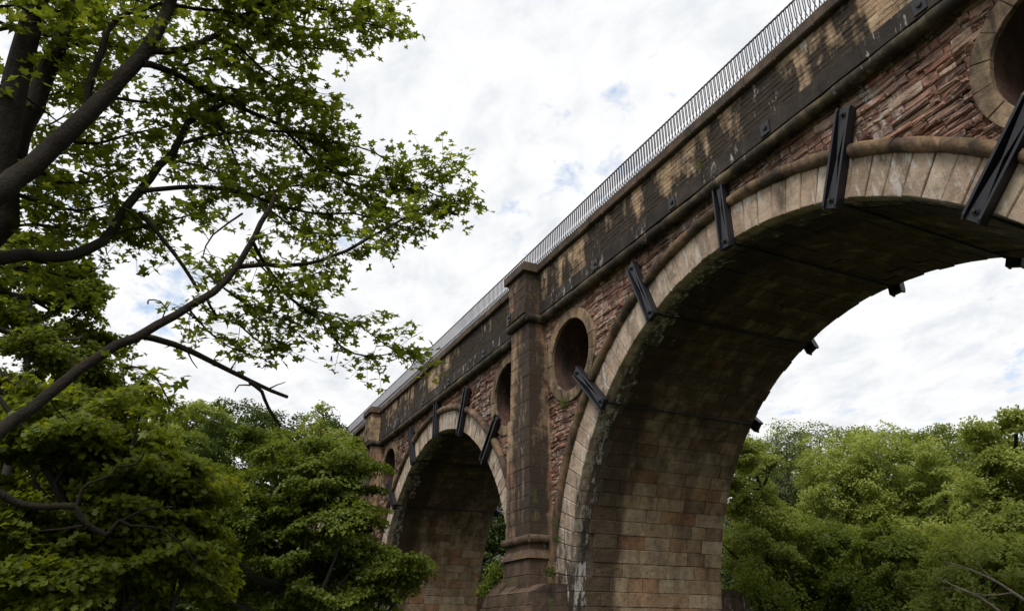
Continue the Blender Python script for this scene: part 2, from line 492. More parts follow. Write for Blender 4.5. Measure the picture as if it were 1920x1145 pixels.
def anchor_beam(cx, phi, y_face, sgn):
    """pattress: back plate, two side flanges, waisted centre rib, two bolts; sgn -1 front, +1 back face"""
    L0, L1, hw = 8.98, 11.38, 0.20
    ca, sa = math.cos(phi), math.sin(phi)
    def P(t, r, d):
        return (cx + r * sa + t * ca, y_face + sgn * d, Z0 + r * ca - t * sa)
    parts = []
    def pb(t0, t1, r0, r1, d0, d1, ch=0.0):
        v, f = box(t0, t1, d0, d1, r0, r1)
        parts.append(([P(a, c, b) for a, b, c in v], f))
    pb(-hw, hw, L0 + 0.04, L1 - 0.04, 0.0, 0.035)
    for s in (-1, 1):       # flange with clipped corners
        a, b = sorted((s * hw, s * (hw - 0.055)))
        prof = [(0.0, L0 + 0.05), (0.19, L0), (0.23, L0 + 0.09), (0.23, L1 - 0.09), (0.19, L1), (0.0, L1 - 0.05)]
        v = [P(a, r, d) for d, r in prof] + [P(b, r, d) for d, r in prof]
        n = 6
        f = [tuple(range(n)), tuple(range(2 * n - 1, n - 1, -1))] + [(i, (i + 1) % n, n + (i + 1) % n, n + i) for i in range(n)]
        parts.append((v, f))
    inn = hw - 0.057
    rib = [(-inn, L0 + 0.03), (inn, L0 + 0.03), (inn * 0.8, L0 + 0.24), (0.014, (L0 + L1) / 2), (inn * 0.8, L1 - 0.24), (inn, L1 - 0.03),
           (-inn, L1 - 0.03), (-inn * 0.8, L1 - 0.24), (-0.014, (L0 + L1) / 2), (-inn * 0.8, L0 + 0.24)]
    n = len(rib)
    v = [P(t, r, 0.17) for t, r in rib] + [P(t, r, 0.036) for t, r in rib]
    f = [(0, 1, 2, 9), (9, 2, 3, 8), (8, 3, 4, 7), (7, 4, 5, 6)] + [(i, (i + 1) % n, n + (i + 1) % n, n + i) for i in range(n)]
    parts.append((v, f))
    V, F = cat_mesh(parts)
    o = mesh_obj('anchor_beam', V, F, M['iron'], aq)
    for r in (L0 + 0.20, L1 - 0.20):
        V, F = [], []
        for k, (rad, d) in enumerate(((0.075, 0.168), (0.075, 0.195), (0.045, 0.197), (0.045, 0.255), (0.02, 0.26))):
            for i in range(8):
                a = 2 * math.pi * i / 8
                V.append(P(rad * math.cos(a), r + rad * math.sin(a), d))
        for k in range(4):
            F += [(k * 8 + i, k * 8 + (i + 1) % 8, k * 8 + 8 + (i + 1) % 8, k * 8 + 8 + i) for i in range(8)]
        F.append(tuple(range(32, 40)))
        mesh_obj('bolt', V, F, M['bolt'], o)

def tube_seg(path, rad, ns=10, caps=True):
    """tube along world points (list of Vector), rad scalar or list"""
    n = len(path)
    V, F = [], []
    prev = None
    for i, p in enumerate(path):
        t = (path[min(i + 1, n - 1)] - path[max(i - 1, 0)]).normalized()
        if prev is None:
            a = Vector((0, 1, 0)) if abs(t.y) < 0.9 else Vector((1, 0, 0))
            u = t.cross(a).normalized()
        else:
            u = (prev - t * prev.dot(t)).normalized()
        prev = u
        v = t.cross(u)
        r = rad if isinstance(rad, (int, float)) else rad[i]
        for k in range(ns):
            a = 2 * math.pi * k / ns
            V.append(p + (u * math.cos(a) + v * math.sin(a)) * r)
    for i in range(n - 1):
        for k in range(ns):
            F.append((i * ns + k, i * ns + (k + 1) % ns, (i + 1) * ns + (k + 1) % ns, (i + 1) * ns + k))
    if caps:
        m = len(V)
        V += [Vector(q) for q in V[:ns]] + [Vector(q) for q in V[(n - 1) * ns:n * ns]]
        F.append(tuple(range(m, m + ns))[::-1]); F.append(tuple(range(m + ns, m + 2 * ns)))
    return V, F

for bay, cx in enumerate(CX):
    xl, xr = PIL[bay + 1], PIL[bay]
    far = bay == 2
    spandrel = wall_plane(cx, D + 0.05, xl, xr, 'spandrel_wall', False)
    back_wall = wall_plane(cx, BACK, xl, xr, 'rear_wall', True)
    # mortar barrel behind the stones
    V, F = [], []
    phis = [(-math.pi / 2 - NJ * dphi) + (math.pi + 2 * NJ * dphi) * i / 72 for i in range(73)]
    for p in phis:
        x, z = ring_pos(cx, p, RI + 0.035)
        V += [(x, D + 0.06, z), (x, BACK - 0.02, z)]
    F = [(2 * i, 2 * i + 1, 2 * i + 3, 2 * i + 2) for i in range(72)]
    barrel = mesh_obj('arch_barrel', V, F, M['mortar'], aq, 0.4)
    # rings of voussoirs and the stones of the barrel
    for c in range(-NJ, NC + NJ):
        p0 = -math.pi / 2 + c * dphi
        p1 = p0 + dphi
        low = c < -1 or c >= NC + 1
        for side in (0, 1):
            dep = random.choice((0.55, 0.85)) if c % 2 else random.choice((0.45, 0.7))
            dr = random.uniform(-0.012, 0.012) - (0.05 if low else 0)
            if side: dr = random.uniform(-0.035, 0.02) - (0.05 if low else 0)
            gap = 0.009 / RI
            yb = YV + random.uniform(-0.012, 0.012)
            if side == 0:
                mf = lambda a, b, q: (lambda xz: (xz[0], yb + q, xz[1]))(ring_pos(cx, p0 + gap + a / RI, RI + dr + b))
            else:
                mf = lambda a, b, q: (lambda xz: (xz[0], BACK + 0.09 - q, xz[1]))(ring_pos(cx, p0 + gap + a / RI, RI + dr + b))
            v, f = block(mf, (dphi - 2 * gap) * RI, RO - RI, dep + 0.09, 0.018, 0.008, 2, 3, edge=0.006)
            K['rear' if side else 'voussoir'].add(v, f, barrel, hidden=bay == 2)
        # barrel courses
        y = D + 0.5 + random.uniform(0, 0.35)
        y_end = BACK - 0.45
        full = bay < 2
        while y < y_end:
            wl = random.uniform(0.55, 1.35) if full else 2.5
            if y + wl > y_end - 0.3: wl = y_end - y + 0.2
            dr = random.uniform(-0.018, 0.014) - (0.05 if low else 0)
            g2 = 0.007
            y0 = y
            mf = lambda a, b, q: (lambda xz: (xz[0], y0 + g2 + a, xz[1]))(ring_pos(cx, p0 + g2 / RI + b / RI, RI + dr + q))
            v, f = block(mf, wl - 2 * g2, dphi * RI - 2 * g2, 0.2, 0.014, 0.012, 3, 1)
            K['soffit'].add(v, f, barrel, hidden=c > 52 or bay == 2)
            y += wl
    # hood mould, broken at the anchor beams
    cuts = sorted([R_(-86)] + [a + s * 0.235 / 10.33 for a in ANCH for s in (-1, 1)] + [R_(86)])
    for k in range(0, len(cuts), 2):
        a0, a1 = cuts[k], cuts[k + 1]
        ns = max(1, round((a1 - a0) * 10.33 / 1.25))
        for j in range(ns):
            b0 = a0 + (a1 - a0) * j / ns + 0.0006
            b1 = a0 + (a1 - a0) * (j + 1) / ns - 0.0006
            if abs(b0) > R_(80) and abs(b1) > R_(80): continue
            dr = random.uniform(-0.012, 0.012)
            path = []
            for i in range(5):
                x, z = ring_pos(cx, b0 + (b1 - b0) * i / 4, 10.33 + dr)
                path.append(Vector((x, YV - 0.03, z)))
            v, f = tube_seg(path, [0.16 + random.uniform(-0.012, 0.006)] + [0.174 + random.uniform(-0.01, 0.008) for _ in range(3)] + [0.16 + random.uniform(-0.012, 0.006)], 12)
            K['hood'].add(v, f, barrel, hidden=bay == 2)
    # round openings: lining tunnel and ring of stones
    for s in (-1, 1):
        ox = cx + s * OCX
        V, F = [], []
        for i in range(48):
            a = 2 * math.pi * i / 48
            V += [(ox + (OCR + 0.03) * math.cos(a), D + 0.04, OCZ + (OCR + 0.03) * math.sin(a)), (ox + (OCR + 0.03) * math.cos(a), BACK + 0.02, OCZ + (OCR + 0.03) * math.sin(a))]
        F = [(2 * i, 2 * i + 1, (2 * i + 3) % 96, (2 * i + 2) % 96) for i in range(48)]
        oc = mesh_obj('oculus', V, F, M['lining'], aq, 0.5, smooth=True)
        nst = 17
        for i in range(nst):
            a0 = 2 * math.pi * i / nst + 0.2
            wa = 2 * math.pi / nst
            yb = D - 0.085 + random.uniform(-0.01, 0.01)
            mf = lambda a, b, q: (ox + (OCR + b) * math.cos(a0 + a / OCR), yb + q, OCZ + (OCR + b) * math.sin(a0 + a / OCR))
            v, f = block(mf, (wa - 0.008) * OCR, OCO - OCR, 0.13, 0.012, 0.006, 3, 2)
            K['oculus'].add(v, f, oc)
    # rubble spandrel facing
    def free(x, wl, zz, hh):
        for px_, pz_ in ((x, zz), (x + wl, zz), (x, zz + hh), (x + wl, zz + hh), (x + wl / 2, zz + hh / 2)):
            if math.hypot(px_ - cx, pz_ - Z0) < RI + 0.35 or pz_ > ZTOP + 0.15: return False
            for s in (-1, 1):
                if math.hypot(px_ - cx - s * OCX, pz_ - OCZ) < OCR + 0.2: return False
        return True
    z = Z0 + 0.3
    while z < ZTOP + 0.1:
        h = random.choice((0.08, 0.10, 0.13, 0.16, 0.20, 0.26))
        x = xl + 0.6 + random.uniform(0, 0.4)
        while x < xr - 0.6:
            wl = random.uniform(0.22, 0.55) if random.random() < 0.55 else random.uniform(0.5, 1.05)
            wl *= 0.62 + h
            subs = [(z, h)]
            if h > 0.2 and random.random() < 0.6:
                q = random.uniform(0.35, 0.65) * h
                subs = [(z, q), (z + q, h - q)]
            pieces = []
            for zz, hh in subs:
                if free(x, wl, zz, hh): pieces.append((x, wl, zz, hh))
                else:
                    for j in range(4):
                        for i2 in range(2):
                            if free(x + wl * j / 4, wl / 4, zz + i2 * hh / 2, hh / 2): pieces.append((x + wl * j / 4, wl / 4, zz + i2 * hh / 2, hh / 2))
            for x0, w0_, zz, hh in pieces:
                y0 = D + random.uniform(-0.04, 0.03)
                tl = random.uniform(-0.04, 0.04)
                mf = lambda a, b, q: (x0 + a, y0 + q + tl * (b / hh - 0.5), zz + b + 0.03 * math.sin(1.3 * (x0 + a) + 0.7 * zz) + 0.01 * math.sin(5 * (x0 + a) + zz))
                v, f = block(mf, w0_ - 0.014, hh - 0.013, 0.12, 0.024, 0.024, 3, 2, edge=min(0.020, hh * 0.13, w0_ * 0.12))
                K['rubble'].add(v, f, spandrel, hidden=bay == 2)
            x += wl
        z += h
    # iron anchors and tie rods
    for a in ANCH:
        anchor_beam(cx, a, YV - 0.004, -1)
        if bay < 2: anchor_beam(cx, a, BACK + 0.094, 1)
        x, zz = ring_pos(cx, a, RI - 0.06)
        v, f = tube_seg([Vector((x, YV, zz)), Vector((x, BACK + 0.08, zz))], 0.032, 8)
        mesh_obj('tie_rod', v, f, M['bolt'], aq)
    # small square plates on the parapet base course
    for dx in (-6.15, -1.75, 2.15, 6.6):
        x = cx + dx
        yb = YPAR - 0.045
        parts = [box(x - 0.15, x + 0.15, yb - 0.035, yb, E_(11.74), E_(12.10))]
        V, F = cat_mesh(parts)
        o = mesh_obj('anchor_plate', V, F, M['iron'], aq)
        V, F = [], []
        for rad, d in ((0.07, 0.034), (0.07, 0.075), (0.03, 0.08)):
            for i in range(8):
                a = 2 * math.pi * i / 8
                V.append((x + rad * math.cos(a), yb - d, E_(11.92) + rad * math.sin(a)))
        for k in range(2):
            F += [(k * 8 + i, k * 8 + 8 + i, k * 8 + 8 + (i + 1) % 8, k * 8 + (i + 1) % 8) for i in range(8)]
        F.append(tuple(range(16, 24)))
        mesh_obj('bolt', V, F, M['bolt'], o)

# ---- parapet between pilasters (front), plain rear parapet, deck
XR_END, XL_END = 14.0, -84.0
spans = [(PIL[0] + 0.76, XR_END)] + [(PIL[i + 1] + 0.76, PIL[i] - 0.76) for i in range(3)] + [(XL_END, PIL[3] - 0.76)]
for (xa, xb) in spans:
    v, f = box(xa - 0.5, xb + 0.5, YPAR + 0.02, YPAR + 0.5, ZP0 - 0.2, ZP1)
    par = mesh_obj('parapet', v, f, M['mortar'], aq, 0.5)
    inview = xa < -1 and xb > -70
    x = xa
    while x < xb - 0.05:              # base course of long dark stones
        wl = min(random.uniform(0.9, 1.6), xb - x)
        if xb - x - wl < 0.4: wl = xb - x
        x0 = x; yb = YPAR - 0.045 + random.uniform(-0.008, 0.008)
        mf = lambda a, b, q: (x0 + 0.004 + a, yb + q, ZP0 + b)
        v, f = block(mf, wl - 0.008, 0.5, 0.3, 0.012, 0.006, 3, 1)
        K['ashlar'].add(v, f, par)
        x += wl
    z = ZP0 + 0.505
    ncr = 9
    hc = (ZP1 - z) / ncr
    for c in range(ncr):
        x = xa - random.uniform(0, 0.2)
        while x < xb - 0.02:
            wl = random.uniform(0.26, 0.52)
            x0 = max(x, xa); x1 = min(x + wl, xb)
            if x1 - x0 > 0.06:
                yb = YPAR + random.uniform(-0.007, 0.007)
                zc_ = z + c * hc
                mf = lambda a, b, q: (x0 + 0.004 + a, yb + q, zc_ + 0.004 + b)
                v, f = block(mf, x1 - x0 - 0.006, hc - 0.006, 0.12, 0.008, 0.006, 2, 1, edge=0.004)
                K['parapet'].add(v, f, par)
            x += wl
    # coping stones
    x = xa
    while x < xb - 0.05:
        wl = min(random.uniform(1.0, 1.5), xb - x)
        if xb - x - wl < 0.5: wl = xb - x
        x0 = x; yb = 12.33 + random.uniform(-0.008, 0.008); dz = random.uniform(-0.006, 0.006)
        mf = lambda a, b, q: (x0 + 0.003 + a, yb + q, ZP1 + 0.002 + dz + b)
        v, f = block(mf, wl - 0.006, ZC1 - ZP1, 0.8, 0.035, 0.005, 3, 1)
        K['coping'].add(v, f, par)
        x += wl
    # string course roll
    x = xa
    while x < xb - 0.05:
        wl = min(random.uniform(1.1, 1.7), xb - x)
        if xb - x - wl < 0.5: wl = xb - x
        dz = random.uniform(-0.01, 0.01)
        path = [Vector((x + 0.003 + (wl - 0.006) * i / 4, YS, ZS + dz)) for i in range(5)]
        v, f = tube_seg(path, [RS - random.uniform(0.01, 0.03)] + [RS - random.uniform(-0.006, 0.012) for _ in range(3)] + [RS - random.uniform(0.01, 0.03)], 12)
        K['string'].add(v, f, par)
        x += wl
v, f = box(XL_END, XR_END, 12.95, BACK + 0.2, E_(11.6), ZP1 - 0.4)
mesh_obj('deck', v, f, M['mortar'], aq, 0.5)
v, f = cat_mesh([box(XL_END, XR_END, BACK - 0.2, BACK + 0.3, ZP0 - 0.2, ZP1), box(XL_END, XR_END, BACK - 0.35, BACK + 0.47, ZP1 + 0.002, ZC1)])
mesh_obj('rear_parapet', v, f, M['ashlar'], aq, 0.5)
for xa, xb in ((PIL[0], XR_END), (XL_END, PIL[3])):       # abutments
    v, f = box(xa, xb, D + 0.03, BACK, -1.5, ZTOP + 0.2)
    ab = mesh_obj('abutment_wall', v, f, M['mortar'], aq, 0.5)

# ---- pilasters
def pilaster(px, sgn):
    """sgn -1: on the front face, +1: on the rear face"""
    yw = D if sgn < 0 else BACK
    core = mesh_obj('pilaster', *box(px - 0.6, px + 0.6, *sorted((yw, yw + sgn * 0.55)), -1.0, ZP1 - 0.02), M['mortar'], aq, 0.4)
    def course(z0, z1, hw, yf, split=True, key='pilaster', bev=0.014):
        yb = yw - sgn * 0.02
        cuts = [-hw, hw]
        if split and random.random() < 0.65: cuts = [-hw, random.uniform(-0.35, 0.35) * hw, hw]
        for a0, a1 in zip(cuts[:-1], cuts[1:]):
            dj = random.uniform(-0.008, 0.008)
            mf = lambda a, b, q: (px + a0 + 0.004 + a, yf - sgn * q + dj, z0 + 0.004 + b)
            v, f = block(mf, a1 - a0 - 0.008, z1 - z0 - 0.008, abs(yf - yb), bev, 0.006, 2, 1)
            if sgn > 0: f = [q[::-1] for q in f]
            K[key].add(v, f, core, hidden=sgn > 0)
    off = (lambda y: y) if sgn < 0 else (lambda y: BACK + (D - y))
    # lower shaft
    z = E_(3.25)
    while z < E_(11.30):
        h = random.uniform(0.42, 0.58)
        z1 = min(z + h, E_(11.32))
        if E_(11.32) - z1 < 0.25: z1 = E_(11.32)
        zm = z - EYE
        hw = (0.98 - 0.012 * (zm - 3)) if zm < 7.4 else (0.84 - 0.018 * (zm - 7.4))
        yf = 11.86 + 0.012 * (zm - 3) + (0.06 if zm >= 7.4 else 0)
        course(z, z1, hw, off(yf))
        z = z1
    # upper block beside the parapet, cap
    course(ZP0, ZP0 + 0.45, 0.82, off(11.80), False)
    z = ZP0 + 0.45
    for h in (0.34, 0.42, 0.36, 0.30):
        z1 = min(z + h, ZP1 - 0.004)
        course(z, z1, 0.76, off(11.88))
        z = z1
    yb = off(11.73)
    mf = lambda a, b, q: (px - 0.92 + a, yb - sgn * q, ZP1 + b)
    v, f = block(mf, 1.84, ZC1 - ZP1 + 0.02, 1.1, 0.035, 0.004, 3, 1)
    if sgn > 0: f = [q[::-1] for q in f]
    V = v.tolist(); n = len(V)
    V += [(px - 0.89, yb - sgn * 0.03, ZC1 + 0.018), (px + 0.89, yb - sgn * 0.03, ZC1 + 0.018), (px + 0.89, yb - sgn * 1.1, ZC1 + 0.018), (px - 0.89, yb - sgn * 1.1, ZC1 + 0.018)]
    f = f + [(n, n + 1, n + 2, n + 3)]
    K['coping'].add(V, f, core)
    # string roll wrapped round, and the roll at the foot
    for zz, rr, hw, yf, key in ((ZS, RS, 0.80, 11.95, 'string'), (E_(3.12), 0.15, 1.02, 11.86, 'base')):
        path = [Vector((px - hw, yw, zz)), Vector((px - hw, off(yf) - sgn * 0.0, zz)), Vector((px + hw, off(yf), zz)), Vector((px + hw, yw, zz))]
        for a, b in zip(path[:-1], path[1:]):
            dd = (b - a).normalized() * rr * 0.35
            v, f = tube_seg([a - dd, a * 0.67 + b * 0.33, a * 0.33 + b * 0.67, b + dd], rr, 12)
            K[key].add(v, f, core, hidden=sgn > 0)
    # flared foot and die
    def frustum(z0, z1, h0, h1, y0, y1):
        v = []
        for z, h, y in ((z0, h0, y0), (z1, h1, y1)):
            v += [(px - h, off(y), z), (px + h, off(y), z), (px + h, yw, z), (px - h, yw, z)]
        f = [(0, 1, 5, 4), (1, 2, 6, 5), (3, 0, 4, 7), (4, 5, 6, 7), (0, 3, 2, 1)]
        return v, f
    K['base'].add(*frustum(E_(2.78), E_(3.24), 0.97, 0.97, 11.87, 11.87), core)
    K['base'].add(*frustum(E_(2.48), E_(2.778), 1.12, 0.975, 11.72, 11.868), core)
    for z0, z1 in ((1.95, 2.478), (1.4, 1.946)):
        course(E_(z0), E_(z1), 1.04, off(11.80), True, 'base')
    # broad weathered base across the pier
    hx = PITCHX / 2 - RI - 0.02
    xa, xb = px - hx, px + hx
    tops = [(xa + 0.75, xb - 0.05)]
    cuts = [xa, xa + 1.25, px + 0.1, xb]
    for i in range(3):
        a, b = cuts[i] + 0.004, cuts[i + 1] - 0.004
        ta = a + (0.55 if i == 0 else 0.0)
        za, zb_ = E_(1.36), E_(1.98 if i == 0 else 1.86 - 0.12 * i)
        yl, yh = off(11.42), off(11.95)
        v = [(a, yl, za), (b, yl, za), (b, yw, za), (a, yw, za), (ta, yh, zb_), (b, yh, zb_), (b, yw, zb_), (ta, yw, zb_)]
        f = [(0, 1, 5, 4), (1, 2, 6, 5), (3, 0, 4, 7), (4, 5, 6, 7), (0, 3, 2, 1)]
        K['base'].add(v, f, core)
    for z0, z1, ext in ((0.96, 1.355, 0.0), (0.45, 0.955, 0.07), (-0.1, 0.445, 0.07), (-0.7, -0.105, 0.07), (-1.3, -0.705, 0.07), (-1.9, -1.305, 0.07)):
        x = xa - ext
        while x < xb + ext - 0.05:
            wl = random.uniform(0.8, 1.3)
            if xb + ext - x - wl < 0.5: wl = xb + ext - x
            x0 = x; yf = off(11.42 - ext) + random.uniform(-0.01, 0.01)
            mf = lambda a, b, q: (x0 + 0.004 + a, yf - sgn * q, E_(z0) + b)
            v, f = block(mf, wl - 0.008, z1 - z0 - 0.004, abs(yf - yw), 0.02, 0.015, 3, 2)
            if sgn > 0: f = [q[::-1] for q in f]
            K['base'].add(v, f, core)
            x += wl
for p in PIL:
    pilaster(p, -1)
    pilaster(p, 1)
for p in PIL[1:3]:           # plate on the pilaster side of the string course
    parts = [box(p - 0.62, p - 0.34, 11.74, 11.79, E_(11.76), E_(12.10))]
    o = mesh_obj('anchor_plate', *cat_mesh(parts), M['iron'], aq)
    v, f = tube_seg([Vector((p - 0.48, 11.745, E_(11.93))), Vector((p - 0.48, 11.69, E_(11.93)))], 0.06, 8)
    mesh_obj('bolt', v, f, M['bolt'], o)
for k in K.values():
    k.flush(aq)

# ------------------------------------------------------------------ railing
rail = empty('railing', (-24, 12.75, ZC1), 'fine iron railing with criss-cross lower bars along the aqueduct coping', 'railing')
YF, ZF0, ZF1 = 12.75, ZC1 - 0.01, E_(15.18)
XA, XB = -80.0, 6.0
def bar_shape(lean):
    h = ZF1 - ZF0
    mid = h * 0.58
    pts = [(lean, 0), (0, mid), (0, h)]
    V, F = [], []
    r = 0.0105
    for x, z in pts:
        V += [(x - r, -r, z), (x + r, -r, z), (x + r, r, z), (x - r, r, z)]
    for k in range(2):
        for i in range(4):
            F.append((k * 4 + i, k * 4 + (i + 1) % 4, k * 4 + 4 + (i + 1) % 4, k * 4 + 4 + i))
    return V, F
bars = []
bp = 0.075
x = XA + 0.04
i = 0
while x < XB:
    bars.append((x, i % 2)); x += bp; i += 1
shapes = []
for lean in (-0.19, 0.19):
    V, F = bar_shape(lean)
    me = bpy.data.meshes.new('bar'); me.from_pydata(V, [], F); me.materials.append(M['rail'])
    shapes.append((me, V, F))
def bar_key(b):
    q = to_px((b[0], YF, ZF0 + 0.5))
    return 1e9 if q is None or q[0] > 1570 or q[1] < -10 else q[2]
bars.sort(key=bar_key)
rest = []
for n, (x, s) in enumerate(bars):
    if n < 290:
        o = bpy.data.objects.new('bar', shapes[s][0]); COL.objects.link(o)
        o.parent = rail; o.location = Vector((x, YF + (0.006 if s else -0.013), ZF0)) - rail.location
    else:
        rest.append(([(a + x, b + YF + (0.006 if s else -0.013), c + ZF0) for a, b, c in shapes[s][1]], shapes[s][2]))
V, F = cat_mesh(rest)
o = mesh_obj('distant_bars', V, F, M['rail'], rail); o['kind'] = 'stuff'
mesh_obj('top_rail', *box(XA, XB, YF - 0.022, YF + 0.022, ZF1, ZF1 + 0.03), M['rail'], rail)
parts = []
x = XA + 0.04
while x < XB:
    v, f = box(x - 0.012, x + 0.012, YF - 0.012, YF + 0.012, ZF1 + 0.031, ZF1 + 0.055)
    parts.append((v, f)); x += 2 * bp
o = mesh_obj('finials', *cat_mesh(parts), M['rail'], rail); o['kind'] = 'stuff'

# ------------------------------------------------------------------ leaves and trees
def lobed():
    """five-lobed sycamore leaf, unit length, stem at origin; returns verts (x across, y along, z fold) and tris"""
    half = [(0.20, -0.03), (0.44, 0.15), (0.29, 0.25), (0.53, 0.53), (0.20, 0.56)]
    right = [(x, y, 0.16 * x) for x, y in half]
    left = [(-x, y, 0.16 * x) for x, y in half[::-1]]
    V = [(0, 0.30, -0.02)] + right + [(0, 1.0, -0.10)] + left
    n = len(V) - 1
    F = [(0, i, i + 1) for i in range(1, n)]
    return np.array(V, dtype=np.float32), np.array(F, dtype=np.int32)
def lobed_small():
    V = [(0, 0.0, 0), (0.42, 0.10, 0.06), (0.22, 0.30, 0.02), (0.48, 0.60, 0.06), (0.0, 1.0, -0.06), (-0.48, 0.60, 0.06), (-0.22, 0.30, 0.02), (-0.42, 0.10, 0.06)]
    F = [(0, 1, 2), (0, 2, 6), (0, 6, 7), (2, 3, 4), (2, 4, 6), (6, 4, 5)]
    return np.array(V, dtype=np.float32), np.array(F, dtype=np.int32)
def kite():
    V = [(0, 0, 0), (0.36, 0.48, 0.09), (0, 1.0, -0.06), (-0.36, 0.48, 0.09)]
    return np.array(V, dtype=np.float32), np.array([(0, 1, 2), (0, 2, 3)], dtype=np.int32)
TEMPL = {'lobed': lobed(), 'small': lobed_small(), 'kite': kite()}
def leaf_batch(P, Nrm, size, kind, rng, heading=None):
    tv, tf = TEMPL[kind]
    n = len(P)
    Nrm = Nrm / np.maximum(np.linalg.norm(Nrm, axis=1, keepdims=True), 1e-6)
    a = rng.normal(size=(n, 3)) if heading is None else heading + rng.normal(size=(n, 3)) * 0.45
    t = a - Nrm * (a * Nrm).sum(1, keepdims=True)
    t /= np.maximum(np.linalg.norm(t, axis=1, keepdims=True), 1e-6)
    b = np.cross(t, Nrm)
    s = np.asarray(size).reshape(n, 1, 1)
    V = P[:, None, :] + s * (tv[None, :, 0:1] * b[:, None, :] + tv[None, :, 1:2] * t[:, None, :] + tv[None, :, 2:3] * Nrm[:, None, :])
    F = tf[None] + (np.arange(n) * len(tv))[:, None, None]
    return V.reshape(-1, 3), F.reshape(-1, 3), len(tv)
def smooth_path(pts, step):
    """Catmull-Rom through (Vector, radius) control points"""
    P = [p for p, r in pts]; Rr = [r for p, r in pts]
    out, rad = [], []
    n = len(P)
    for i in range(n - 1):
        p0 = P[max(i - 1, 0)]; p1 = P[i]; p2 = P[i + 1]; p3 = P[min(i + 2, n - 1)]
        k = max(2, int((p2 - p1).length / step))
        for j in range(k):
            t = j / k
            q = 0.5 * ((2 * p1) + (p2 - p0) * t + (2 * p0 - 5 * p1 + 4 * p2 - p3) * t * t + (3 * p1 - p0 - 3 * p2 + p3) * t ** 3)
            out.append(q); rad.append(Rr[i] * (1 - t) + Rr[i + 1] * t)
    out.append(P[-1]); rad.append(Rr[-1])
    return out, rad

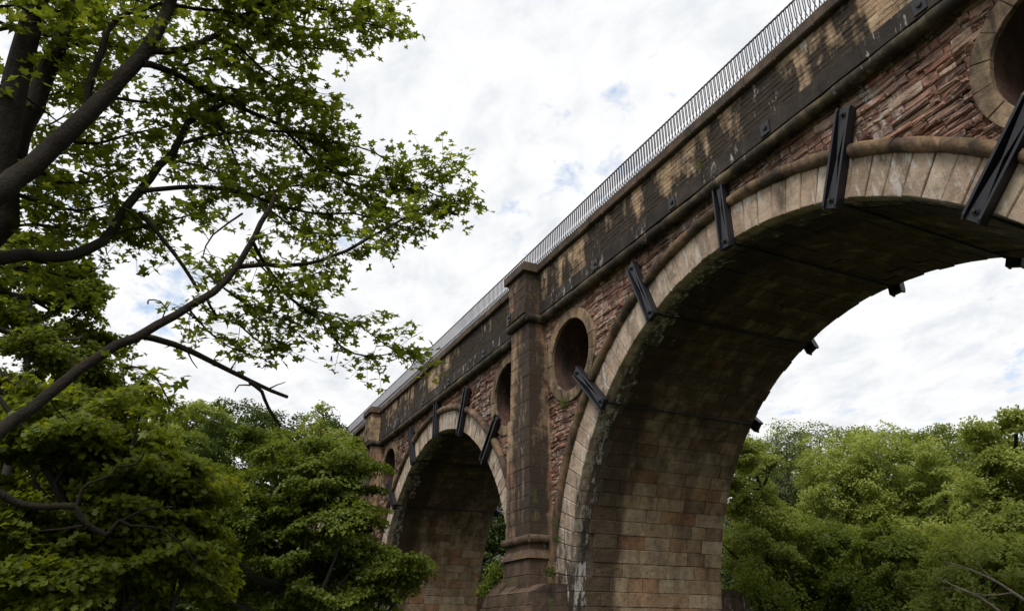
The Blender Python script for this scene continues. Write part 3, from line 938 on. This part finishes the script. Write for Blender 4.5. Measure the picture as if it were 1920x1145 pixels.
def auto_tree(name, label, cat, ellipsoids, dist, leafm, leaf_size, n_leaves, kind='kite', group=None, clump=0.9, seed=0,
              trunk_r=0.22, tint_rng=(0.0, 1.0), base=None, lean=0.0, flat=0.42, branch_n=26, sprig=0):
    """tree whose crown is a union of ellipsoids given where they stand: (px, py, rx_px, ry_px[, dist offset])"""
    rng = np.random.default_rng(seed + 100)
    ells = []
    for e in ellipsoids:
        d = dist + (e[4] if len(e) > 4 else 0)
        c = at(e[0], e[1], d)
        q = to_px(c)
        ells.append((np.array(c), e[2] * q[2] / FPX, e[3] * q[2] / FPX))
    vol = np.array([rx * rx * rz for c, rx, rz in ells]) ** 0.75
    # clump centres
    C = []
    nclump = max(24, int(sum(rx * rx + 1.4 * rx * rz for c, rx, rz in ells) * 2.9 / (clump * clump)))
    for i in range(nclump):
        c, rx, rz = ells[rng.choice(len(ells), p=vol / vol.sum())]
        v = rng.normal(size=3); v /= np.linalg.norm(v)
        r = rng.uniform(0.2, 1.0) ** 0.45 * rng.choice([1, 1, 1, 1.06, 1.14])
        C.append(c + v * r * np.array([rx, rx, rz]))
    C = np.array(C)
    C[:, 2] = np.maximum(C[:, 2], 0.6)
    mainc = np.mean([c for c, rx, rz in ells], axis=0)
    if base is None:
        base = Vector((mainc[0], mainc[1], 0))
    base = Vector((base.x, base.y, ground_z(base.x, base.y) - 0.1))
    topc = max(ells, key=lambda e: e[0][2] + e[2])
    top = Vector((topc[0] + np.array([0, 0, topc[2] * 0.55])).tolist())
    root = empty(name, base, label, cat, group)
    # trunk
    mid1 = base.lerp(top, 0.35) + Vector((rng.normal() * 0.35, rng.normal() * 0.35, 0))
    mid2 = base.lerp(top, 0.7) + Vector((rng.normal() * 0.4, rng.normal() * 0.4, 0))
    path, rad = smooth_path([(base, trunk_r * 1.25), (mid1, trunk_r * 0.9), (mid2, trunk_r * 0.5), (top, 0.03)], 0.8)
    v, f = tube_seg(path, rad, 8)
    mesh_obj('trunk', v, f, M['bark_far'], root, 0.5, smooth=True)
    # limbs from the trunk to some clumps
    parts = []
    pick = rng.choice(len(C), size=min(branch_n, len(C)), replace=False)
    for i in pick:
        e = Vector(C[i].tolist())
        hz = max(base.z + 0.6, e.z - (e - Vector((top.x, top.y, e.z))).length * rng.uniform(0.5, 0.9))
        k = min(range(len(path)), key=lambda j: abs(path[j].z - hz))
        s = path[k]
        m = s.lerp(e, 0.5) + Vector((rng.normal() * 0.25, rng.normal() * 0.25, -0.1 * (e - s).length))
        pp, rr = smooth_path([(s, max(0.04, rad[k] * 0.55)), (m, max(0.028, rad[k] * 0.34)), (e, 0.012)], 0.7)
        parts.append(tube_seg(pp, rr, 5, False))
    if parts:
        V, F = cat_mesh(parts)
        mesh_obj('limbs', V, F, M['bark_far'], root, 0.5)
    # leaves: shallow domes of foliage
    cr = clump * rng.choice([0.35, 0.5, 0.65, 0.85, 1.05, 1.25], len(C)) * rng.uniform(0.85, 1.15, len(C))
    wgt = cr ** 1.7
    per = np.maximum(6, n_leaves * wgt / wgt.sum()).astype(int)
    cflat = flat * rng.uniform(0.5, 1.7, len(C))
    idx = np.repeat(np.arange(len(C)), per)
    n = len(idx)
    tiltv = rng.normal(size=(len(C), 2)) * 0.38
    outw = C - mainc; outw[:, 2] = 0
    outw /= np.maximum(np.linalg.norm(outw, axis=1, keepdims=True), 0.3)
    u = rng.normal(size=(n, 3)); u /= np.linalg.norm(u, axis=1, keepdims=True)
    rr = rng.uniform(0, 1, n) ** 0.45
    off = u * rr[:, None] * cr[idx][:, None]
    off[:, 2] *= cflat[idx]
    off[:, 2] -= 0.14 * (off[:, 0] ** 2 + off[:, 1] ** 2) / cr[idx]          # drooping edges
    off[:, 2] += (off[:, :2] * (tiltv[idx] - 0.10 * outw[idx][:, :2])).sum(1)
    P = C[idx] + off
    nr = np.stack([off[:, 0] * 0.5, off[:, 1] * 0.5, np.full(n, 0.75)], 1) / np.maximum(cr[idx][:, None], .2)
    nr[:, 2] = 0.9
    nr += rng.normal(size=(n, 3)) * 0.62 + outw[idx] * 0.4
    size = leaf_size * rng.uniform(0.65, 1.3, n)
    head = off + rng.normal(size=(n, 3)) * cr[idx][:, None] * 0.5; head[:, 2] -= 0.2
    V, F, k = leaf_batch(P, nr, size, kind, rng, head)
    ct = rng.uniform(tint_rng[0], tint_rng[1], len(C))
    tint = np.clip(ct[idx] * 0.65 + rng.uniform(0, 0.4, n), 0, 1)
    o = mesh_obj('crown', V, F, leafm, root, np.repeat(tint, k))
    o['kind'] = 'stuff'
    return root

# ---- behind the aqueduct, seen through the near arch
RT = 'trees on the bank behind the aqueduct'
auto_tree('tree', 'yellow-green tree growing close behind the pier of the wide near arch', 'tree', [(1405, 890, 60, 85), (1425, 1010, 70, 100)], 36, M['leaf_lime'], 0.125, 30000, group=RT, seed=1, clump=0.6, tint_rng=(0.0, 0.8))
auto_tree('tree', 'grey-green feathery tree rising behind the yellow-green one', 'tree', [(1480, 870, 50, 70), (1490, 980, 70, 90)], 52, M['leaf_grey'], 0.13, 26000, group=RT, seed=2, clump=0.6)
auto_tree('tree', 'broad bright lime-green tree in the middle of the far bank', 'tree', [(1590, 865, 90, 60), (1650, 950, 100, 90), (1560, 940, 70, 70)], 48, M['leaf_lime'], 0.135, 50000, group=RT, seed=3, clump=0.75)
auto_tree('tree', 'lime-green tree with brownish inner twigs beside the dark topped one', 'tree', [(1725, 880, 70, 60), (1745, 980, 100, 90)], 46, M['leaf_lime'], 0.135, 40000, group=RT, seed=4, tint_rng=(0.0, 0.7), clump=0.75)
auto_tree('tree', 'dark green dense topped tree standing behind lime-green trees', 'tree', [(1770, 840, 75, 36), (1790, 920, 100, 80)], 62, M['leaf_mid'], 0.15, 28000, group=RT, seed=5)
auto_tree('tree', 'tall pale yellow-green tree with wispy leading shoots', 'tree', [(1905, 860, 85, 90), (1890, 980, 120, 110), (1864, 806, 12, 26), (1914, 775, 18, 30), (1890, 790, 10, 20)], 34, M['leaf_lime'], 0.125, 50000, group=RT, seed=6, clump=0.6)
auto_tree('tree', 'low spreading mid-green tree filling the bank below the grey-green one', 'tree', [(1520, 1060, 100, 90), (1440, 1110, 70, 60)], 38, M['leaf_mid'], 0.13, 40000, group=RT, seed=7, tint_rng=(0.1, 0.9), clump=0.7)
auto_tree('tree', 'low mid-green tree in front of the lime-green trees', 'tree', [(1690, 1080, 120, 90)], 36, M['leaf_mid'], 0.13, 36000, group=RT, seed=8, tint_rng=(0.2, 1.0), clump=0.7)
auto_tree('tree', 'mid-green tree under the pale wispy one', 'tree', [(1860, 1100, 140, 90)], 30, M['leaf_lime'], 0.12, 36000, group=RT, seed=9, tint_rng=(0.0, 0.7), clump=0.6)
for i, (x, y) in enumerate(((1385, 850), (1450, 850), (1540, 840), (1660, 845), (1830, 850), (1930, 860))):
    auto_tree('tree', ('lime-green' if i % 2 else 'mid-green') + ' tree in the back row closing the far bank skyline', 'tree', [(x, y, 75, 45), (x, y + 130, 95, 120)], 78, M['leaf_lime' if i % 2 else 'leaf_mid'], 0.2, 20000, group=RT, seed=20 + i, clump=1.1)
for i, (x, y) in enumerate(((1370, 1020), (1460, 1010), (1580, 1020), (1700, 1020), (1820, 1000), (1930, 1010))):
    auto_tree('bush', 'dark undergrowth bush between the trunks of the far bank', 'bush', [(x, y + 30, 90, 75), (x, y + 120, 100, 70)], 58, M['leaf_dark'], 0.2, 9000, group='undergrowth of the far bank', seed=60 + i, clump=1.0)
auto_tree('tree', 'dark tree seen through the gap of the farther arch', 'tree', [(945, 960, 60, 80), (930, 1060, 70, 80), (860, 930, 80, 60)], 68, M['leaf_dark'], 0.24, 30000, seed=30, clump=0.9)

# ---- left bank, in front of the far arches
LT = 'trees along the left bank'
auto_tree('tree', 'full green sycamore spreading in front of the far arch', 'tree',
          [(500, 890, 120, 95), (600, 870, 70, 60), (660, 900, 50, 70), (470, 1030, 150, 110), (600, 990, 110, 80), (680, 1000, 50, 40), (700, 1080, 80, 50), (770, 1070, 40, 22), (600, 1100, 110, 60)], 26, M['leaf_mid'], 0.135, 85000, 'kite', LT, seed=40, clump=0.62, trunk_r=0.22, flat=0.20, branch_n=60)
auto_tree('tree', 'dark rounded tree on the skyline left of the far parapet', 'tree', [(460, 800, 80, 42), (580, 812, 70, 34), (480, 880, 140, 80)], 55, M['leaf_dark'], 0.18, 42000, group=LT, seed=41, clump=0.8, tint_rng=(0.2, 1.0))
auto_tree('tree', 'pale yellow-green tree top catching light on the left skyline', 'tree', [(385, 785, 60, 42), (330, 840, 80, 70)], 60, M['leaf_lime'], 0.18, 34000, group=LT, seed=42, tint_rng=(0.0, 0.6))
auto_tree('tree', 'slim tree with loose leading shoots above the sycamore', 'tree', [(600, 768, 20, 18), (590, 800, 28, 22), (620, 860, 60, 60)], 40, M['leaf_lime'], 0.13, 8000, group=LT, seed=43, clump=0.45, tint_rng=(0.0, 0.6))
auto_tree('tree', 'shadowy green tree between the foreground boughs and sycamore', 'tree', [(300, 880, 110, 80), (330, 1010, 130, 110), (180, 900, 120, 110)], 30, M['leaf_mid'], 0.13, 70000, 'kite', LT, seed=44, clump=0.65, tint_rng=(0.0, 0.8), flat=0.22)
auto_tree('tree', 'tall dark tree behind the mossy bare bough', 'tree', [(40, 560, 110, 110), (130, 545, 45, 50), (175, 530, 22, 25), (80, 760, 160, 130), (225, 750, 70, 45), (160, 660, 50, 60), (205, 620, 20, 30)], 17, M['leaf_low'], 0.082, 46000, 'small', LT, seed=45, clump=0.42, tint_rng=(0.0, 0.7), flat=0.28, branch_n=50, trunk_r=0.10)
for i, (x, y) in enumerate(((60, 1010), (220, 1040), (360, 1060), (500, 1080), (620, 1090))):
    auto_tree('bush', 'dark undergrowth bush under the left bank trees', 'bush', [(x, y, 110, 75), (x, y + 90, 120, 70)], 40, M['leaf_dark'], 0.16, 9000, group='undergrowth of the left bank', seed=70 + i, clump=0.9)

for i, (x, d) in enumerate(((-150, 34), (-420, 30), (-750, 40), (-250, 60), (-600, 62))):
    auto_tree('tree', 'woodland tree of the bank downstream of the foreground sycamore', 'tree', [(x, 760, 150, 120), (x, 900, 190, 150)], d, M['leaf_mid'], 0.3, 7000, group='bank trees downstream', seed=90 + i, clump=1.1)

# ---- big foreground sycamore reaching in from the left
rng = np.random.default_rng(5)
fore = empty('sycamore_tree', (-6.2, -6.0, -0.1), 'large foreground sycamore with leaning trunks and long leafy boughs', 'tree')
twigs = []          # leafy lines: (list of Vector, density, droop)
def bough(name, pts, dist0, dist1, w0, w1, leafy=1.0, start=0.25):
    """pts: photo pixels the bough passes; widths in photo pixels"""
    n = len(pts)
    cps = []
    for i, (x, y) in enumerate(pts):
        t = i / (n - 1)
        d = dist0 + (dist1 - dist0) * t
        p = at(x, y, d)
        cps.append((p, max(0.004, (w0 + (w1 - w0) * t) * 0.5 * d / FPX)))
    path, rad = smooth_path(cps, 0.16)
    jit = [p + Vector(rng.normal(size=3).tolist()) * min(0.012, r * 0.22) for p, r in zip(path, rad)]
    jit[0] = path[0]
    if name:
        v, f = tube_seg(jit, rad, 9 if w0 > 10 else 6, True)
        mesh_obj(name, v, f, M['bark'], fore, random.random(), smooth=True)
    if leafy > 0:
        twigs.append((path[int(len(path) * start):], leafy))
    return path
base = Vector((-6.2, -6.0, -0.3))
# trunks outside and along the left edge
tr0 = at(-60, 480, 8.6)
pth, rd = smooth_path([(base, 0.38), (base.lerp(tr0, 0.5) + Vector((0.2, -0.2, 0)), 0.28), (tr0, 0.15), (at(0, 300, 8.8), 0.135), (at(30, 150, 9.2), 0.12), (at(70, 0, 9.6), 0.105), (at(95, -120, 10.2), 0.10), (at(130, -320, 11), 0.07), (at(150, -520, 11.6), 0.03)], 0.3)
v, f = tube_seg(pth, rd, 12)
mesh_obj('trunk', v, f, M['bark'], fore, 0.4, smooth=True)
bough('trunk', [(20, 300), (60, 200), (95, 120), (125, 50), (150, -10), (180, -100), (240, -260), (300, -380)], 9.2, 11.0, 32, 8, 0)
bough('limb', [(-90, 420), (-20, 370), (60, 312), (150, 228), (230, 150), (285, 75), (325, -5), (360, -90), (420, -200), (470, -270)], 7.9, 10.4, 40, 6, 0.4, 0.6)
bough('limb', [(-90, 500), (-10, 487), (50, 482), (110, 482), (165, 467), (215, 425), (260, 358), (318, 288), (355, 232), (400, 205), (430, 190)], 8.0, 9.8, 23, 8, 0.5, 0.5)
bough('dead_bough', [(-60, 850), (0, 806), (60, 766), (150, 692), (255, 630), (330, 590), (400, 548), (450, 490), (490, 420), (517, 365)], 6.8, 8.6, 22, 8, 0)
bough('dead_bough', [(258, 628), (330, 645), (400, 680), (470, 715), (540, 744)], 7.75, 8.3, 12, 6, 0)
bough('branch', [(468, 716), (490, 735), (505, 765), (527, 799)], 8.0, 8.2, 7, 5, 0)
for px_, py_, dx_, dy_ in ((90, 742, 40, 50), (140, 700, -10, -45), (205, 655, 45, 40), (300, 606, 20, -40), (345, 582, 50, 30), (410, 535, -35, -30), (470, 455, 45, -20), (500, 400, -30, -40), (350, 655, 20, 35), (430, 695, 25, -30), (505, 728, 30, -12)):
    bough('branch', [(px_, py_), (px_ + dx_ * 0.5, py_ + dy_ * 0.6), (px_ + dx_, py_ + dy_)], 7.7, 7.9, 3.2, 1.0, 0)
bough('branch', [(278, 570), (280, 562), (300, 565), (315, 583)], 7.7, 7.7, 3, 2, 0)
bough('branch', [(470, 722), (448, 722), (440, 735)], 8.0, 8.0, 3, 2, 0)
# leafy branches: (pixels, d0, d1, w0, w1, leafiness)
BR = [
 ([(165, 195), (188, 95), (220, 35), (300, 8)], 9.0, 9.6, 13, 6, 1.0),
 ([(275, 95), (350, 92), (410, 62), (465, 25), (540, 0)], 9.2, 10.2, 13, 5, 1.0),
 ([(268, 120), (310, 130), (360, 158), (410, 185), (470, 210), (530, 238), (600, 275), (630, 295)], 9.1, 10.4, 12, 4, 1.0),
 ([(530, 240), (580, 290), (640, 335), (700, 395), (760, 410), (820, 395)], 9.9, 10.6, 6, 2, 1.1),
 ([(600, 320), (680, 330), (760, 345), (830, 370), (872, 378)], 10.1, 10.6, 4, 1.5, 1.1),
 ([(560, 260), (640, 270), (700, 285), (760, 320), (810, 310)], 10.0, 10.5, 4, 1.5, 1.0),
 ([(262, 358), (330, 352), (400, 353), (470, 366), (520, 386), (600, 402), (660, 400), (730, 420), (800, 430)], 8.8, 10.2, 10, 2, 1.0),
 ([(345, 268), (420, 250), (530, 246), (600, 255), (650, 275)], 9.2, 10.2, 7, 2, 0.9),
 ([(260, 398), (310, 452), (345, 502), (372, 545)], 8.8, 8.5, 8, 6, 0.25),
 ([(400, 215), (430, 270), (450, 320), (480, 360)], 9.5, 9.9, 6, 2, 0.8),
 ([(438, 502), (500, 498), (580, 494), (650, 470), (720, 430), (775, 400), (800, 385)], 8.2, 9.6, 10, 3, 0.55),
 ([(475, 455), (500, 500), (545, 560), (600, 600), (640, 650), (690, 668), (735, 662)], 8.3, 9.2, 7, 2, 1.0),
 ([(560, 575), (620, 590), (680, 615), (735, 655), (762, 660)], 8.8, 9.3, 4, 1.5, 1.1),
 ([(388, 560), (405, 590), (450, 610), (500, 650), (560, 650)], 8.1, 8.6, 5, 1.5, 0.9),
 ([(420, 540), (460, 570), (510, 610), (545, 615)], 8.2, 8.7, 4, 1.5, 0.9),
 ([(350, 575), (390, 620), (430, 650), (500, 675)], 8.0, 8.4, 4, 1.5, 0.7),
 ([(470, 470), (520, 530), (570, 520), (600, 510)], 8.4, 8.8, 4, 1.5, 0.7),
 ([(455, 400), (400, 440), (380, 480), (400, 500)], 8.6, 8.3, 4, 1.5, 0.5),
 ([(300, 8), (400, 20), (500, 40), (600, 55), (690, 45), (735, 60)], 9.6, 10.8, 7, 2, 1.2),
 ([(340, -40), (450, -20), (560, 10), (650, 20), (705, 10)], 9.6, 10.8, 8, 2, 1.2),
 ([(420, 60), (470, 110), (520, 150), (560, 165), (585, 195)], 9.6, 10.3, 5, 1.5, 1.1),
 ([(450, 30), (520, 80), (580, 90), (660, 95)], 9.8, 10.5, 5, 1.5, 1.1),
 ([(360, 160), (430, 165), (500, 185), (560, 205), (590, 200)], 9.4, 10.3, 5, 1.5, 1.0),
 ([(330, 130), (390, 110), (450, 130), (520, 120)], 9.4, 10.2, 5, 1.5, 0.9),
 ([(60, 310), (110, 340), (180, 340), (250, 300)], 8.6, 9.4, 8, 2, 0.9),
 ([(20, 360), (80, 380), (150, 395), (210, 380)], 8.4, 9.2, 8, 2, 0.9),
 ([(120, 260), (180, 270), (250, 250), (330, 235)], 8.8, 9.8, 6, 2, 1.0),
 ([(200, 180), (250, 190), (320, 200), (380, 230)], 9.0, 9.9, 6, 2, 1.0),
 ([(100, 100), (160, 80), (230, 90), (290, 60)], 9.4, 10.2, 7, 2, 1.0),
 ([(-20, 60), (40, 50), (110, 20), (180, 10)], 9.0, 10.0, 7, 2, 1.0),
 ([(-20, 200), (50, 190), (120, 170), (180, 140)], 9.2, 10.2, 7, 2, 0.9),
 ([(-10, 320), (40, 330), (90, 290), (150, 290)], 9.2, 9.8, 6, 2, 0.8),
 ([(0, 430), (60, 420), (130, 430), (200, 420), (240, 450)], 8.6, 9.4, 6, 2, 1.0),
 ([(30, 500), (90, 510), (140, 520), (190, 500)], 8.5, 9.2, 5, 2, 0.7),
 ([(200, 450), (240, 430), (300, 420), (370, 400), (420, 400)], 8.8, 9.6, 5, 2, 0.9),
 ([(320, 300), (370, 310), (430, 330), (500, 330)], 9.2, 10.0, 5, 2, 1.0),
 ([(500, 390), (560, 430), (630, 440), (700, 450), (750, 460)], 9.6, 10.2, 4, 1.5, 0.9),
 ([(480, 370), (540, 350), (600, 350), (670, 365)], 9.7, 10.2, 4, 1.5, 1.0),
 ([(640, 340), (720, 360), (790, 345), (835, 300)], 10.1, 10.6, 4, 1.5, 1.0),
 ([(-30, 30), (50, 60), (130, 70), (210, 50), (280, 30)], 10.0, 10.8, 6, 2, 1.0),
 ([(-30, 130), (40, 140), (100, 120), (160, 150), (220, 130)], 10.0, 10.8, 6, 2, 0.9),
 ([(-30, -20), (60, -10), (150, 20), (240, 0), (330, 20)], 10.0, 10.8, 6, 2, 1.0),
 ([(-20, 240), (40, 250), (100, 230), (150, 200)], 9.6, 10.4, 5, 2, 0.6),
 ([(-20, 400), (40, 390), (100, 360), (170, 370)], 9.2, 9.8, 5, 2, 0.8),
 ([(100, -130), (200, -150), (320, -130), (440, -100), (540, -70)], 10.2, 10.8, 8, 2, 1.0),
 ([(380, -120), (470, -130), (560, -110), (630, -70)], 10.0, 10.8, 6, 2, 1.0),
 ([(430, -210), (520, -220), (600, -180)], 10.3, 10.8, 5, 2, 1.0),
 ([(130, -300), (220, -330), (330, -320), (420, -300)], 11.0, 11.4, 6, 2, 1.0),
 ([(140, -400), (80, -440), (10, -430)], 11.2, 11.4, 6, 2, 1.0),
 ([(100, -150), (30, -190), (-60, -180), (-140, -120)], 10.2, 10.6, 7, 2, 1.0),
 ([(250, -270), (300, -420), (360, -470)], 10.9, 11.4, 6, 2, 1.0),
 ([(-40, 20), (30, 10), (80, 40), (150, 90)], 9.0, 9.6, 5, 2, 0.5),
 ([(-40, 170), (10, 160), (60, 190), (110, 230)], 9.0, 9.4, 5, 2, 0.4),
 ([(-40, 500), (20, 500), (80, 520), (150, 540)], 8.8, 9.4, 5, 2, 1.0),
 ([(-30, 450), (40, 455), (100, 450), (150, 440)], 9.4, 9.8, 5, 2, 0.9),
 ([(150, 320), (200, 350), (240, 400), (270, 440)], 9.4, 9.8, 5, 2, 0.9),
 ([(-20, 280), (30, 290), (80, 320), (130, 360)], 9.8, 10.2, 5, 2, 0.9),
 ([(230, 690), (270, 690), (300, 720), (320, 760)], 7.4, 7.6, 4, 2, 0.7),
]
for pts, d0, d1, w0, w1, lf in BR:
    bough('branch', pts, d0, d1, w0, w1, lf, 0.12)
LP, LN, LH, LS = [], [], [], []
tw_parts = []
for path, dens in twigs:
    L = sum((b - a).length for a, b in zip(path[:-1], path[1:]))
    nt_ = int(L / 0.050 * dens)
    for _ in range(nt_):
        k = rng.integers(0, len(path) - 1)
        p = path[k].lerp(path[k + 1], rng.uniform())
        tan = (path[min(k + 2, len(path) - 1)] - path[max(k - 2, 0)]).normalized()
        side = Vector(rng.normal(size=3).tolist()); side.z *= 0.45; side.z += 0.05
        d = (tan * rng.uniform(0.2, 1.0) + side.normalized() * 0.9).normalized()
        ln = rng.uniform(0.18, 0.62)
        q = p + d * ln + Vector((0, 0, -0.05 * ln))
        m = p.lerp(q, 0.5) + Vector((0, 0, 0.03))
        tw_parts.append(tube_seg([p, m, q], [0.0042, 0.003, 0.002], 3, False))
        nl = rng.integers(6, 13)
        for j in range(nl):
            t = 0.25 + 0.75 * (j + rng.uniform()) / nl
            b = p.lerp(m, t * 2) if t < 0.5 else m.lerp(q, t * 2 - 1)
            o2 = Vector(rng.normal(size=3).tolist()); o2.z = o2.z * 0.5 - 0.15
            o2 = o2.normalized() * rng.uniform(0.04, 0.11)
            LP.append(b + o2); LH.append(o2 * 6 + d * 0.4 + Vector((0, 0, -0.25)))
            LN.append(Vector((0, 0, 1)) + Vector(rng.normal(size=3).tolist()) * 0.42)
            LS.append(rng.uniform(0.055, 0.135))
V, F = cat_mesh(tw_parts)
tw = mesh_obj('twigs', V, F, M['bark'], fore, 0.2); tw['kind'] = 'stuff'
LP = np.array(LP); LN = np.array(LN); LH = np.array(LH); LS = np.array(LS)
# the 290 leaves that show largest stand alone
depth = (LP - np.array(CAMPOS)) @ np.array(FW)
sxp = 960 + FPX * ((LP - np.array(CAMPOS)) @ np.array(RIGHT)) / depth
syp = 572.5 - FPX * ((LP - np.array(CAMPOS)) @ np.array(UP)) / depth
vis = (sxp > 5) & (sxp < 1915) & (syp > 5)
score = np.where(vis, LS / depth, 0)
order = np.argsort(-score)
one, many = order[:290], order[290:]
Vv, Ff, k = leaf_batch(LP[many], LN[many], LS[many], 'lobed', rng, LH[many])
tint = np.clip(rng.uniform(0, 1, len(many)), 0, 1)
crown = mesh_obj('crown', Vv, Ff, M['leaf_fore'], fore, np.repeat(tint, k)); crown['kind'] = 'stuff'
for i in one:
    Vv, Ff, k = leaf_batch(LP[i:i + 1], LN[i:i + 1], LS[i:i + 1], 'lobed', rng, LH[i:i + 1])
    mesh_obj('leaf', Vv, Ff, M['leaf_fore'], crown, float(rng.uniform(0, 1)))

# ---- young sycamore low on the left
low = auto_tree('tree', 'low overhanging maple with crooked brown bough at the river bank', 'tree',
          [(120, 900, 150, 110), (60, 1060, 180, 110), (300, 980, 110, 110), (250, 1100, 170, 90), (390, 960, 50, 40), (390, 1060, 45, 50), (200, 820, 130, 70), (-20, 780, 120, 80), (340, 890, 60, 40), (270, 790, 50, 28)], 11.5, M['leaf_low'], 0.084, 58000, 'small', LT, seed=50, clump=0.48, tint_rng=(0.1, 0.9), flat=0.18, branch_n=40, trunk_r=0.12)
def low_bough(pts, d, w0, w1):
    n = len(pts)
    cps = [(at(x, y, d), (w0 + (w1 - w0) * i / (n - 1)) * 0.5 * d / FPX) for i, (x, y) in enumerate(pts)]
    p, r = smooth_path(cps, 0.1)
    v, f = tube_seg(p, r, 8)
    mesh_obj('bough', v, f, M['bark'], low, 0.8, smooth=True)
low_bough([(-30, 905), (0, 925), (40, 945), (90, 950), (140, 948), (150, 968), (175, 990), (200, 1003)], 10.2, 13, 9)
low_bough([(145, 945), (155, 915), (175, 903), (210, 890), (220, 875), (255, 870), (270, 850)], 10.2, 6, 3)
low_bough([(200, 1003), (215, 985), (225, 975), (245, 985), (300, 990), (340, 1020), (370, 1060)], 10.2, 7, 2)
low_bough([(155, 985), (110, 992), (60, 995)], 10.2, 5, 2)
low_bough([(225, 978), (270, 955), (330, 950)], 10.2, 4, 2)

# ---- bare pale twigs at the lower right
bare = empty('bare_branch', at(1930, 1160, 26), 'bare pale branch among the leaves at the foot of the far bank', 'branch')
for pts, w0 in (([(1960, 1150), (1900, 1110), (1860, 1085), (1800, 1060), (1770, 1052)], 5), ([(1900, 1110), (1850, 1115), (1800, 1105), (1760, 1100)], 3),
                ([(1880, 1150), (1840, 1120), (1790, 1098), (1755, 1080)], 4), ([(1860, 1085), (1845, 1070), (1830, 1050)], 2)):
    cps = [(at(x, y, 26), (w0 * (1 - 0.75 * i / (len(pts) - 1))) * 0.5 * 26 / FPX) for i, (x, y) in enumerate(pts)]
    p, r = smooth_path(cps, 0.2)
    v, f = tube_seg(p, r, 5)
    mesh_obj('stem', v, f, M['bark_pale'], bare)

# ---- weeds rooted in the masonry
def weed(pos, size, n, label, seed, name='fern', m='leaf_mid'):
    n *= 3
    r = np.random.default_rng(seed)
    root = empty(name, pos, label, 'plant', 'weeds rooted in the masonry')
    P = np.array(pos) + r.normal(size=(n, 3)) * size * np.array([0.4, 0.3, 0.35]) + np.array([0, -size * 0.25, size * 0.25])
    nr = r.normal(size=(n, 3)) + np.array([0, -0.4, 0.8])
    V, F, k = leaf_batch(P, nr, min(size, 0.6) * r.uniform(0.10, 0.26, n), 'kite', r)
    o = mesh_obj('leaves', V, F, M[m], root, np.repeat(r.uniform(0, 1, n), k)); o['kind'] = 'stuff'
    v, f = tube_seg([Vector(pos) + Vector((0, 0.08, -0.05)), Vector(pos) + Vector((0, -size * 0.2, size * 0.3))], 0.012, 5)
    mesh_obj('stem', v, f, M['bark_far'], root)
weed((-21.9, 12.66, E_(7.62)), 0.3, 40, 'small green weed sprouting below the round opening', 1)
weed((-13.3, 12.4, E_(12.3)), 0.22, 30, 'tiny weed growing from the parapet joint', 2)
weed((-25.75, 11.75, E_(2.0)), 0.5, 150, 'bushy fern on the sloping pier base', 3)
weed((-26.2, 11.6, E_(1.5)), 0.5, 120, 'smaller fern at the outer corner of the pier base', 4)
weed((-22.6, 12.35, E_(1.95)), 0.36, 80, 'dark fern in the recess beside the pilaster foot', 5, m='leaf_dark')
weed((-22.5, 12.55, E_(2.95)), 0.26, 50, 'trailing weed by the pilaster roll', 6, m='leaf_dark')
weed((-21.6, 20.3, E_(1.6)), 0.8, 240, 'leafy shrub at the rear corner of the pier', 7, 'shrub')
weed((-21.0, 21.2, E_(1.0)), 1.0, 260, 'low bramble spreading behind the pier', 8, 'shrub')
